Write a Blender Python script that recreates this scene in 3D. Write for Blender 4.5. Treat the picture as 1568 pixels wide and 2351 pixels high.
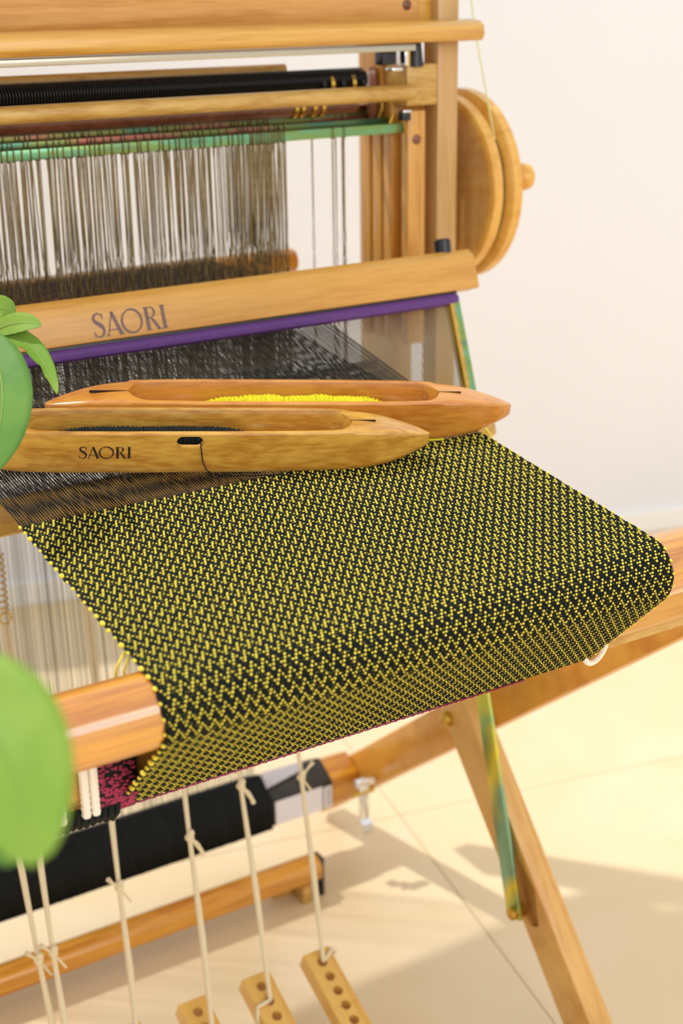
import bpy, bmesh, math, random
import numpy as np
from mathutils import Vector, Matrix
random.seed(7); rng = np.random.default_rng(7)
S = bpy.context.scene
for o in list(bpy.data.objects): bpy.data.objects.remove(o)
COL = S.collection
LIFT = 0.68            # loom coordinates have the breast beam's top at z = 0; the floor is at -0.68
FZ = -LIFT

# ------------------------------------------------------------------ camera
cam_d = bpy.data.cameras.new('camera'); cam = bpy.data.objects.new('camera', cam_d); COL.objects.link(cam)
S.camera = cam
YAW, PITCH, ROLL = 0.5479, 0.3498, -0.0151
fw = Vector((math.sin(YAW)*math.cos(PITCH), math.cos(YAW)*math.cos(PITCH), -math.sin(PITCH)))
r0 = Vector((math.cos(YAW), -math.sin(YAW), 0)); u0 = r0.cross(fw)
rr = r0*math.cos(ROLL) + u0*math.sin(ROLL); uu = -r0*math.sin(ROLL) + u0*math.cos(ROLL)
m = Matrix.Identity(4)
for i in range(3): m[i][0] = rr[i]; m[i][1] = uu[i]; m[i][2] = -fw[i]
CAMP = Vector((-0.49671, -0.71012, 0.37839))
m[0][3], m[1][3], m[2][3] = CAMP.x, CAMP.y, CAMP.z + LIFT
cam.matrix_world = m
cam_d.sensor_fit = 'VERTICAL'; cam_d.sensor_height = 36.0; cam_d.sensor_width = 24.0
cam_d.lens = 3296.2/2351*36.0
cam_d.clip_start = 0.02
cam_d.dof.use_dof = True; cam_d.dof.focus_distance = 1.06; cam_d.dof.aperture_fstop = 5.6

# ------------------------------------------------------------------ light
w = bpy.data.worlds.new('world'); S.world = w; w.use_nodes = True
bg = w.node_tree.nodes['Background']; bg.inputs[0].default_value = (0.99, 0.995, 0.97, 1); bg.inputs[1].default_value = 0.88
sd = bpy.data.lights.new('sun', 'SUN'); sd.energy = 2.0; sd.angle = math.radians(1.6); sd.color = (1, 0.965, 0.93)
sun = bpy.data.objects.new('sun', sd); COL.objects.link(sun)
SUN = Vector((0.335, -0.385, -1.0)).normalized()
sun.rotation_euler = SUN.to_track_quat('-Z', 'Y').to_euler(); sun.location = (-1, 1.2, 3)
wl = bpy.data.lights.new('window_daylight', 'AREA'); wl.shape = 'RECTANGLE'; wl.size = 2.0; wl.size_y = 1.3; wl.energy = 26; wl.color = (1, .985, .96)
win = bpy.data.objects.new('window_daylight', wl); COL.objects.link(win); win.location = (.4, -2.52, 1.85); win.rotation_euler = (math.radians(90), 0, 0)
S.view_settings.view_transform = 'Standard'; S.view_settings.look = 'None'
S.view_settings.gamma = 1; S.view_settings.use_curve_mapping = False
S.view_settings.exposure = 0.1

# ------------------------------------------------------------------ materials
def lin(c): return tuple(((v/255)/12.92 if v/255 <= .04045 else ((v/255+.055)/1.055)**2.4) for v in c)
def newmat(name):
    mt = bpy.data.materials.new(name); mt.use_nodes = True
    return mt, mt.node_tree, mt.node_tree.nodes['Principled BSDF']
def plain(name, rgb, rough=.5, metal=0, bump=0, bscale=300, vary=.0, vscale=60, coat=0, spec=.5, trans=0):
    mt, nt, b = newmat(name); c = lin(rgb)
    b.inputs['Base Color'].default_value = (*c, 1); b.inputs['Roughness'].default_value = rough
    b.inputs['Metallic'].default_value = metal; b.inputs['Coat Weight'].default_value = coat
    b.inputs['Specular IOR Level'].default_value = spec
    tc = nt.nodes.new('ShaderNodeTexCoord')
    if vary:
        n = nt.nodes.new('ShaderNodeTexNoise'); n.inputs['Scale'].default_value = vscale; n.inputs['Detail'].default_value = 4
        nt.links.new(tc.outputs['Object'], n.inputs['Vector'])
        rp = nt.nodes.new('ShaderNodeValToRGB')
        rp.color_ramp.elements[0].position = .3; rp.color_ramp.elements[1].position = .7
        rp.color_ramp.elements[0].color = (*[v*(1-vary) for v in c], 1); rp.color_ramp.elements[1].color = (*[min(1, v*(1+vary*.6)) for v in c], 1)
        nt.links.new(n.outputs['Fac'], rp.inputs['Fac']); nt.links.new(rp.outputs['Color'], b.inputs['Base Color'])
    if bump:
        n2 = nt.nodes.new('ShaderNodeTexNoise'); n2.inputs['Scale'].default_value = bscale
        nt.links.new(tc.outputs['Object'], n2.inputs['Vector'])
        bp = nt.nodes.new('ShaderNodeBump'); bp.inputs['Strength'].default_value = bump; bp.inputs['Distance'].default_value = .001
        nt.links.new(n2.outputs['Fac'], bp.inputs['Height']); nt.links.new(bp.outputs['Normal'], b.inputs['Normal'])
    return mt
def wood(name, light, dark, stretch=(1.5, 22, 22), rot=(0, 0, 0), rough=.35, coat=.25, crough=.18, knots=.0, fine=1.0):
    mt, nt, b = newmat(name)
    tc = nt.nodes.new('ShaderNodeTexCoord'); mp = nt.nodes.new('ShaderNodeMapping')
    r1 = nt.nodes.new('ShaderNodeMapping'); r1.inputs['Rotation'].default_value = rot
    mp.inputs['Scale'].default_value = stretch
    nt.links.new(tc.outputs['Object'], r1.inputs['Vector']); nt.links.new(r1.outputs['Vector'], mp.inputs['Vector'])
    n1 = nt.nodes.new('ShaderNodeTexNoise'); n1.inputs['Scale'].default_value = 1.0; n1.inputs['Detail'].default_value = 3; n1.inputs['Distortion'].default_value = .6
    nt.links.new(mp.outputs['Vector'], n1.inputs['Vector'])
    mul = nt.nodes.new('ShaderNodeMath'); mul.operation = 'MULTIPLY'; mul.inputs[1].default_value = 9.0*fine
    nt.links.new(n1.outputs['Fac'], mul.inputs[0])
    fr = nt.nodes.new('ShaderNodeMath'); fr.operation = 'PINGPONG'; fr.inputs[1].default_value = 1.0
    nt.links.new(mul.outputs[0], fr.inputs[0])
    n2 = nt.nodes.new('ShaderNodeTexNoise'); n2.inputs['Scale'].default_value = 14.0; n2.inputs['Detail'].default_value = 3
    nt.links.new(mp.outputs['Vector'], n2.inputs['Vector'])
    add = nt.nodes.new('ShaderNodeMath'); add.operation = 'MULTIPLY_ADD'; add.inputs[1].default_value = .45
    nt.links.new(fr.outputs[0], add.inputs[0]); nt.links.new(n2.outputs['Fac'], add.inputs[2])
    rp = nt.nodes.new('ShaderNodeValToRGB'); e = rp.color_ramp.elements
    e[0].position = .42; e[0].color = (*lin(light), 1); e[1].position = 1.05; e[1].color = (*lin(dark), 1)
    md = e.new(.72); md.color = (*[a*.62+c*.38 for a, c in zip(lin(light), lin(dark))], 1)
    nt.links.new(add.outputs[0], rp.inputs['Fac']); nt.links.new(rp.outputs['Color'], b.inputs['Base Color'])
    b.inputs['Roughness'].default_value = rough; b.inputs['Coat Weight'].default_value = coat; b.inputs['Coat Roughness'].default_value = crough
    bp = nt.nodes.new('ShaderNodeBump'); bp.inputs['Strength'].default_value = .12; bp.inputs['Distance'].default_value = .0006
    nt.links.new(n2.outputs['Fac'], bp.inputs['Height']); nt.links.new(bp.outputs['Normal'], b.inputs['Normal'])
    return mt
LX = (2.2, 30, 30); LZ = (30, 30, 2.2); LY = (30, 2.2, 30)
M = {}
M['castle'] = wood('castle_wood', (218, 164, 92), (198, 138, 64), LX)
M['castle_bar'] = wood('castle_bar_wood', (222, 172, 84), (196, 142, 58), (2, 40, 40), rough=.3, fine=.8)
M['post'] = wood('post_wood', (200, 160, 100), (184, 142, 82), LZ)
M['guide'] = wood('guide_wood', (212, 158, 72), (188, 126, 44), LZ)
M['batten'] = wood('batten_wood', (214, 160, 72), (198, 140, 54), (2, 26, 26), fine=.6)
M['beam'] = wood('beam_wood', (222, 154, 40), (182, 108, 20), (1.4, 34, 34), rough=.3, coat=.8, crough=.05)
M['beam'].node_tree.nodes['Principled BSDF'].inputs['Coat IOR'].default_value = 2.0
M['rod'] = wood('dowel_wood', (220, 156, 48), (186, 114, 26), (1.4, 34, 34), rough=.3, coat=.4)
M['dowel'] = wood('pale_dowel_wood', (206, 168, 92), (178, 132, 56), (6, 40, 40), rough=.4, coat=.2)
M['leg'] = wood('leg_wood', (226, 178, 100), (204, 150, 76), (30, 3, 3), rot=(0, 0, 0), rough=.4)
M['board'] = wood('side_board_wood', (226, 164, 64), (200, 130, 36), (30, 3, 3), rough=.35)
M['shuttle'] = wood('shuttle_wood', (218, 170, 76), (180, 124, 44), (5, 16, 24), rough=.22, coat=.5, fine=.7)
M['shuttle2'] = wood('shuttle_wood_deep', (212, 148, 62), (184, 114, 40), (4, 18, 26), rough=.25, coat=.5, fine=.6)
M['shuttle_cut'] = wood('shuttle_cut_wood', (196, 134, 56), (158, 96, 40), (6, 40, 40), rough=.5, coat=.1)
M['treadle'] = wood('treadle_wood', (232, 186, 94), (218, 164, 70), (30, 3, 3), rough=.4, fine=.6)
M['wheel'] = wood('wheel_wood', (222, 174, 78), (190, 134, 42), (8, 3, 26), rot=(math.radians(-48), 0, 0), rough=.35, fine=.9)
M['rim'] = wood('rim_wood', (232, 182, 90), (214, 156, 64), (10, 10, 10), rough=.35)
M['pulley'] = wood('pulley_wood', (136, 78, 52), (104, 54, 36), (10, 10, 10))
M['black_yarn'] = plain('black_yarn', (13, 20, 19), .75, bump=.5, bscale=900, spec=.3)
M['black_warp'] = plain('black_warp', (17, 21, 22), .6, spec=.35)
M['back_warp'] = plain('back_warp', (88, 88, 70), .6, spec=.5, vary=.3, vscale=200)
M['yellow'] = plain('yellow_yarn', (238, 219, 76), .8, bump=.5, bscale=1200, vary=.14, vscale=240, spec=.2)
M['lime'] = plain('lime_yarn', (224, 216, 40), .85, bump=.6, bscale=1500, vary=.1, vscale=300, spec=.2)
M['pink'] = plain('pink_yarn', (168, 62, 92), .8, spec=.2)
M['purple'] = plain('purple_tape', (92, 48, 124), .6, vary=.12, vscale=200)
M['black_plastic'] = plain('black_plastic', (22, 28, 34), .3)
M['black_metal'] = plain('black_metal', (26, 26, 24), .3, metal=.4)
M['cord'] = plain('cream_cord', (232, 216, 180), .85, bump=.6, bscale=700)
M['white_cord'] = plain('white_cord', (244, 236, 222), .8, bump=.5, bscale=700)
M['steel'] = plain('steel', (196, 190, 172), .25, metal=.95)
M['reedwire'] = plain('reed_wire', (176, 168, 146), .35, metal=.8)
M['chrome'] = plain('chrome', (228, 228, 230), .12, metal=1)
M['brass'] = plain('brass', (206, 168, 70), .25, metal=.9)
M['paper'] = plain('white_paper', (236, 234, 240), .7)
M['dark_paper'] = plain('dark_paper', (44, 42, 36), .6)
M['ink'] = plain('ink_grey_brown', (120, 96, 96), .7)
M['burn'] = plain('burnt_lettering', (36, 22, 14), .7)
M['hole'] = plain('hole_dark', (40, 24, 12), .9)
M['stem'] = plain('stem_green', (120, 140, 60), .6)
M['soil'] = plain('soil', (60, 44, 34), .9, vary=.3)
M['pot'] = plain('terracotta', (176, 104, 72), .7)
def zinc(name, stops, sc):
    mt, nt, b = newmat(name)
    tc = nt.nodes.new('ShaderNodeTexCoord'); mp = nt.nodes.new('ShaderNodeMapping'); mp.inputs['Scale'].default_value = sc
    n = nt.nodes.new('ShaderNodeTexNoise'); n.inputs['Scale'].default_value = 1; n.inputs['Detail'].default_value = 2
    rp = nt.nodes.new('ShaderNodeValToRGB')
    while len(rp.color_ramp.elements) < len(stops): rp.color_ramp.elements.new(.5)
    for i, c in enumerate(stops):
        rp.color_ramp.elements[i].position = .3 + .4*i/(len(stops)-1); rp.color_ramp.elements[i].color = (*lin(c), 1)
    nt.links.new(tc.outputs['Object'], mp.inputs['Vector']); nt.links.new(mp.outputs['Vector'], n.inputs['Vector'])
    nt.links.new(n.outputs['Fac'], rp.inputs['Fac']); nt.links.new(rp.outputs['Color'], b.inputs['Base Color'])
    b.inputs['Metallic'].default_value = .75; b.inputs['Roughness'].default_value = .3
    return mt
M['zinc_green'] = zinc('green_passivated_metal', [(96, 140, 104), (110, 168, 132), (128, 158, 84), (92, 134, 116)], (14, 60, 60))
M['zinc_olive'] = zinc('olive_passivated_metal', [(104, 116, 62), (150, 84, 78), (112, 120, 60), (70, 120, 96)], (10, 60, 60))
M['zinc_gold'] = zinc('gold_passivated_metal', [(232, 208, 50), (206, 204, 72), (150, 184, 120), (226, 208, 60), (128, 172, 144)], (9, 8, 8))
M['heddle'] = plain('heddle_wire', (164, 146, 104), .32, metal=.85, vary=.35, vscale=120)

def leafmat(name, c1, c2, vein):
    mt, nt, b = newmat(name)
    tc = nt.nodes.new('ShaderNodeTexCoord')
    n = nt.nodes.new('ShaderNodeTexNoise'); n.inputs['Scale'].default_value = 18; n.inputs['Detail'].default_value = 3
    nt.links.new(tc.outputs['Object'], n.inputs['Vector'])
    rp = nt.nodes.new('ShaderNodeValToRGB'); rp.color_ramp.elements[0].position = .35; rp.color_ramp.elements[1].position = .65
    rp.color_ramp.elements[0].color = (*lin(c1), 1); rp.color_ramp.elements[1].color = (*lin(c2), 1)
    nt.links.new(n.outputs['Fac'], rp.inputs['Fac'])
    n2 = nt.nodes.new('ShaderNodeTexNoise'); n2.inputs['Scale'].default_value = 60; n2.inputs['Detail'].default_value = 2
    nt.links.new(tc.outputs['Object'], n2.inputs['Vector'])
    r2 = nt.nodes.new('ShaderNodeValToRGB'); r2.color_ramp.elements[0].position = .7; r2.color_ramp.elements[1].position = .76
    nt.links.new(n2.outputs['Fac'], r2.inputs['Fac'])
    mx = nt.nodes.new('ShaderNodeMix'); mx.data_type = 'RGBA'; mx.inputs['B'].default_value = (*lin((176, 140, 40)), 1)
    nt.links.new(r2.outputs['Color'], mx.inputs['Factor']); nt.links.new(rp.outputs['Color'], mx.inputs['A'])
    nt.links.new(mx.outputs['Result'], b.inputs['Base Color'])
    b.inputs['Roughness'].default_value = .55
    tr = nt.nodes.new('ShaderNodeBsdfTranslucent'); nt.links.new(mx.outputs['Result'], tr.inputs['Color'])
    ms = nt.nodes.new('ShaderNodeMixShader'); ms.inputs[0].default_value = .35
    out = nt.nodes['Material Output']
    nt.links.new(b.outputs[0], ms.inputs[1]); nt.links.new(tr.outputs[0], ms.inputs[2]); nt.links.new(ms.outputs[0], out.inputs[0])
    return mt
M['leaf'] = leafmat('leaf_green', (126, 172, 52), (160, 192, 78), None)
M['leaf_deep'] = leafmat('leaf_green_deep', (98, 152, 66), (124, 172, 76), None)
M['midrib'] = plain('leaf_midrib', (120, 150, 60), .5)

def floor_mat():
    mt, nt, b = newmat('cream_marble_floor')
    tc = nt.nodes.new('ShaderNodeTexCoord')
    n = nt.nodes.new('ShaderNodeTexNoise'); n.inputs['Scale'].default_value = 4; n.inputs['Detail'].default_value = 6; n.inputs['Distortion'].default_value = 1.5
    nt.links.new(tc.outputs['Object'], n.inputs['Vector'])
    rp = nt.nodes.new('ShaderNodeValToRGB')
    rp.color_ramp.elements[0].position = .3; rp.color_ramp.elements[1].position = .62
    rp.color_ramp.elements[0].color = (*lin((228, 206, 163)), 1); rp.color_ramp.elements[1].color = (*lin((233, 212, 177)), 1)
    nt.links.new(n.outputs['Fac'], rp.inputs['Fac']); nt.links.new(rp.outputs['Color'], b.inputs['Base Color'])
    b.inputs['Roughness'].default_value = .32; b.inputs['Specular IOR Level'].default_value = .4
    return mt
M['floor'] = floor_mat(); M['grout'] = plain('tile_joint', (206, 190, 150), .8)
M['wall'] = plain('white_wall', (240, 240, 246), .85, vary=.015, vscale=3)
M['skirt'] = plain('white_skirting', (250, 249, 247), .35)

# ------------------------------------------------------------------ object helpers
ORG = {}
def obj(name, me, mat, parent=None, smooth=False):
    if isinstance(me, bmesh.types.BMesh):
        bm = me; me = bpy.data.meshes.new(name); bm.to_mesh(me); bm.free()
    if mat is not None and not me.materials: me.materials.append(mat)
    if smooth:
        me.polygons.foreach_set('use_smooth', [True]*len(me.polygons))
        if smooth != 'all':
            try: me.set_sharp_from_angle(angle=math.radians(38))
            except Exception: pass
    o = bpy.data.objects.new(name, me); COL.objects.link(o)
    if parent is not None:
        o.parent = parent; o.location = -ORG[parent.name]; ORG[o.name] = Vector((0, 0, 0))
    else: ORG[o.name] = Vector((0, 0, 0))
    return o
def thing(name, label, cat, loc, group=None):
    o = bpy.data.objects.new(name, None); COL.objects.link(o); o.empty_display_size = .05
    o.location = loc; ORG[o.name] = Vector(loc); tag(o, label, cat, group); return o
def tag(o, label=None, cat=None, group=None, kind=None):
    if label: o['label'] = label
    if cat: o['category'] = cat
    if group: o['group'] = group
    if kind: o['kind'] = kind
    return o
def box(x0, x1, y0, y1, z0, z1, bev=.0, seg=2, bm=None, rot=None, piv=None):
    own = bm is None
    if own: bm = bmesh.new()
    r = bmesh.ops.create_cube(bm, size=1)['verts']
    for v in r: v.co = Vector((x0+(v.co.x+.5)*(x1-x0), y0+(v.co.y+.5)*(y1-y0), z0+(v.co.z+.5)*(z1-z0)))
    if bev:
        es = list({e for v in r for e in v.link_edges})
        o = bmesh.ops.bevel(bm, geom=es, offset=bev, segments=seg, affect='EDGES', profile=.5)
        r = list({v for f in o['faces'] for v in f.verts} | {v for v in r if v.is_valid})
    if rot is not None:
        for v in (bm.verts if own else r): v.co = piv + rot @ (v.co - piv)
    return bm
def prism_x(poly, x0, x1, bev=0, bm=None):
    """polygon in (y, z), extruded along x"""
    own = bm is None
    if own: bm = bmesh.new()
    a = [bm.verts.new((x0, y, z)) for y, z in poly]; b = [bm.verts.new((x1, y, z)) for y, z in poly]
    n = len(poly); fs = [bm.faces.new(a), bm.faces.new(b[::-1])]
    for i in range(n): fs.append(bm.faces.new((a[(i+1) % n], a[i], b[i], b[(i+1) % n])))
    bmesh.ops.recalc_face_normals(bm, faces=fs)
    if bev: bmesh.ops.bevel(bm, geom=list({e for f in fs for e in f.edges}), offset=bev, segments=2, affect='EDGES', profile=.5)
    return bm
def tube(pts, r, n=10, bm=None, caps=True, rfun=None):
    if bm is None: bm = bmesh.new()
    pts = [Vector(p) for p in pts]; rings = []; up = None
    for i, p in enumerate(pts):
        t = (pts[min(i+1, len(pts)-1)] - pts[max(i-1, 0)]).normalized()
        if up is None:
            up = Vector((0, 0, 1)) if abs(t.z) < .9 else Vector((0, 1, 0))
        s = t.cross(up).normalized(); up = s.cross(t).normalized()
        rad = rfun(i/(len(pts)-1)) if rfun else r
        rings.append([bm.verts.new(p + s*math.cos(2*math.pi*k/n)*rad + up*math.sin(2*math.pi*k/n)*rad) for k in range(n)])
    for a, b in zip(rings, rings[1:]):
        for k in range(n): bm.faces.new((a[k], a[(k+1) % n], b[(k+1) % n], b[k]))
    if caps: bm.faces.new(rings[0][::-1]); bm.faces.new(rings[-1])
    return bm
def rod_x(x0, x1, y, z, r, n=32, round_end=.0):
    if round_end:
        e = round_end
        prof = [(x0, r-e), (x0+e*.3, r-e*.3), (x0+e, r)] + [(x1-e, r), (x1-e*.3, r-e*.3), (x1, r-e)]
    else: prof = [(x0, r), (x1, r)]
    bm = bmesh.new(); rings = []
    for x, q in prof: rings.append([bm.verts.new((x, y+q*math.cos(2*math.pi*k/n), z+q*math.sin(2*math.pi*k/n))) for k in range(n)])
    for a, b in zip(rings, rings[1:]):
        for k in range(n): bm.faces.new((a[k], b[k], b[(k+1) % n], a[(k+1) % n]))
    bm.faces.new(rings[0]); bm.faces.new(rings[-1][::-1])
    bmesh.ops.recalc_face_normals(bm, faces=bm.faces)
    return bm
def lathe(prof, origin, axis, n=40, bm=None):
    """prof: (along, radius); revolve about axis through origin"""
    if bm is None: bm = bmesh.new()
    ax = Vector(axis).normalized(); s = ax.orthogonal().normalized(); t = ax.cross(s); o = Vector(origin); rings = []
    for a, r in prof:
        if r < 1e-6: rings.append([bm.verts.new(o+ax*a)])
        else: rings.append([bm.verts.new(o+ax*a+(s*math.cos(2*math.pi*k/n)+t*math.sin(2*math.pi*k/n))*r) for k in range(n)])
    fs = []
    for a, b in zip(rings, rings[1:]):
        if len(a) == 1 and len(b) == 1: continue
        for k in range(n):
            if len(a) == 1: fs.append(bm.faces.new((a[0], b[(k+1) % n], b[k])))
            elif len(b) == 1: fs.append(bm.faces.new((a[k], a[(k+1) % n], b[0])))
            else: fs.append(bm.faces.new((a[k], a[(k+1) % n], b[(k+1) % n], b[k])))
    if len(rings[0]) > 1: fs.append(bm.faces.new(rings[0][::-1]))
    if len(rings[-1]) > 1: fs.append(bm.faces.new(rings[-1]))
    bmesh.ops.recalc_face_normals(bm, faces=fs)
    return bm
def sphere(c, r, sc=(1, 1, 1), bm=None, u=12, v=8):
    if bm is None: bm = bmesh.new()
    q = bmesh.ops.create_uvsphere(bm, u_segments=u, v_segments=v, radius=r)['verts']
    for x in q: x.co = Vector(c) + Vector((x.co.x*sc[0], x.co.y*sc[1], x.co.z*sc[2]))
    return bm
def boolean_cut(me, cutter):
    a = bpy.data.objects.new('a', me); b = bpy.data.objects.new('b', cutter); COL.objects.link(a); COL.objects.link(b)
    md = a.modifiers.new('b', 'BOOLEAN'); md.object = b; md.operation = 'DIFFERENCE'; md.solver = 'EXACT'
    bpy.context.view_layer.update()
    res = bpy.data.meshes.new_from_object(a.evaluated_get(bpy.context.evaluated_depsgraph_get()))
    bpy.data.objects.remove(a); bpy.data.objects.remove(b); return res
def tomesh(bm, name='m'):
    me = bpy.data.meshes.new(name); bm.to_mesh(me); bm.free(); return me
def np_mesh(name, V, F):
    """V (n,3); F (m,k) equal-size faces"""
    me = bpy.data.meshes.new(name); V = np.asarray(V, np.float32); F = np.asarray(F, np.int32)
    me.vertices.add(len(V)); me.vertices.foreach_set('co', V.ravel())
    k = F.shape[1]; me.loops.add(F.size); me.loops.foreach_set('vertex_index', F.ravel())
    me.polygons.add(len(F)); me.polygons.foreach_set('loop_start', np.arange(len(F), dtype=np.int32)*k)
    me.polygons.foreach_set('loop_total', np.full(len(F), k, np.int32))
    me.update(calc_edges=True); me.validate(); return me
def strands(paths, r, n=4, name='strands'):
    """paths: list of (k,3) arrays -> thin tubes in one mesh"""
    V = []; F = []; off = 0; rs = r if np.ndim(r) else [r]*len(paths)
    for p, rad in zip(paths, rs):
        p = np.asarray(p, float); k = len(p)
        t = np.gradient(p, axis=0); t /= np.linalg.norm(t, axis=1)[:, None]+1e-12
        ref = np.array([1., 0, 0]) if abs(t[0][0]) < .8 else np.array([0, 0, 1.])
        s = np.cross(t, ref); s /= np.linalg.norm(s, axis=1)[:, None]; u = np.cross(s, t)
        a = np.arange(n)*2*np.pi/n
        ring = p[:, None, :] + rad*(s[:, None, :]*np.cos(a)[None, :, None] + u[:, None, :]*np.sin(a)[None, :, None])
        V.append(ring.reshape(-1, 3))
        i, j = np.meshgrid(np.arange(k-1), np.arange(n), indexing='ij'); i = i.ravel(); j = j.ravel(); j2 = (j+1) % n
        F.append(off + np.stack([i*n+j, i*n+j2, (i+1)*n+j2, (i+1)*n+j], 1)); off += k*n
    return np_mesh(name, np.concatenate(V), np.concatenate(F))

# ================================================================== SETTING
wd = Vector((0.9605, -0.2783, 0)).normalized(); wn = Vector((0.2783, 0.9605, 0)).normalized()   # along / behind the wall
W0 = Vector((0.2929, 1.6598, 0))
def wall_box(a0, a1, b0, b1, z0, z1, bev=0):
    bm = box(a0, a1, b0, b1, z0, z1, bev)
    for v in bm.verts: v.co = W0 + wd*v.co.x + wn*v.co.y + Vector((0, 0, v.co.z))
    return bm
wall = tag(obj('wall_back', wall_box(-3.2, 3.2, 0.006, .12, FZ, FZ+1.09), M['wall']), kind='structure')
tag(obj('baseboard_back', wall_box(-3.2, 3.2, -.004, .006, FZ, FZ+.045, .002), M['skirt']), kind='structure')
def wall_front():
    bm = bmesh.new()
    for a in ((-3.2, -.6, 0, 3), (1.4, 3.4, 0, 3), (-.6, 1.4, 0, 1.2), (-.6, 1.4, 2.5, 3)): box(a[0], a[1], -2.5, -2.4, FZ+a[2], FZ+a[3], bm=bm)
    return bm
tag(obj('wall_front', wall_front(), M['wall']), kind='structure')
wf = bmesh.new()
for a in ((-.6, 1.4, 1.2, 1.24), (-.6, 1.4, 2.46, 2.5), (-.6, -.56, 1.2, 2.5), (1.36, 1.4, 1.2, 2.5), (.38, .42, 1.2, 2.5)): box(a[0], a[1], -2.47, -2.41, FZ+a[2], FZ+a[3], .004, 1, bm=wf)
tag(obj('window_1', wf, M['skirt']), kind='structure')
fl = tag(obj('floor', box(-3.4, 3.6, -2.6, 2.9, FZ-.05, FZ-.003), M['grout']), kind='structure')
T0 = Vector((0.448, 0.698, 0)); tx = Vector((.979, -.205, 0)).normalized(); ty = Vector((.205, .979, 0)).normalized()
TS = .9; tile_me = None
tb = box(.0005, TS-.0005, .0005, TS-.0005, -.004, 0, .0006, 1); tile_me = tomesh(tb, 'floor_tile'); tile_me.materials.append(M['floor'])
for i in range(-4, 3):
    for j in range(-4, 2):
        t = bpy.data.objects.new('floor_tile', tile_me); COL.objects.link(t); t.parent = fl
        t.location = T0 + tx*(i*TS) + ty*(j*TS) + Vector((0, 0, FZ)); t.rotation_euler = (0, 0, math.atan2(tx.y, tx.x))

# ================================================================== LOOM
loom = thing('floor_loom', 'pale wooden floor loom with folding crossed legs, wire heddles and rounded breast beam', 'loom', (0, .35, FZ))
def part(name, bm, mat, parent=loom, smooth=True, label=None, kind=None):
    o = obj(name, bm, M[mat] if isinstance(mat, str) else mat, parent, smooth)
    if label: o['label'] = label
    if kind: o['kind'] = kind
    return o
# breast beam (round) and its flat underside lath
part('breast_beam', rod_x(-.43, .43, .002, -.0235, .0238, 48, .004), 'beam', label='round glossy orange-brown breast beam')
def hexa(cy, cz, R, rot=0): return [(cy+R*math.cos(math.radians(rot+60*k)), cz+R*math.sin(math.radians(rot+60*k))) for k in range(6)]
rol = part('cloth_roller', prism_x([(.048, -.066), (.048, -.100), (.064, -.1125), (.098, -.1125), (.104, -.1), (.104, -.062), (.09, -.052), (.056, -.052)], -.34, .345, .003), 'batten', label='flat-sided cloth roller under the breast beam')
part('roller_lath', box(-.34, .345, .064, .088, -.1195, -.1115, .002), 'dowel', rol, label='pale lath along the underside of the roller')
for xs in (-.2465, -.2245):
    for k in (-.0032, .0032):
        pts = [(xs+k, .044, -.05-.0022*i) for i in range(28)]
        part('roller_cord', tube(pts, .0028, 8, rfun=lambda t: .0026+.0007*abs(math.sin(t*math.pi*14))), 'white_cord', rol)
loop = [(.2055+.0100*math.cos(a), .060+.004*math.sin(a), -.112-.0145*math.sin(a)) for a in [i*2*math.pi/24 for i in range(25)]]
part('cord_loop', tube(loop, .0024, 8, caps=False), 'white_cord', rol, label='white cord loop hanging beside the cloth')
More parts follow.
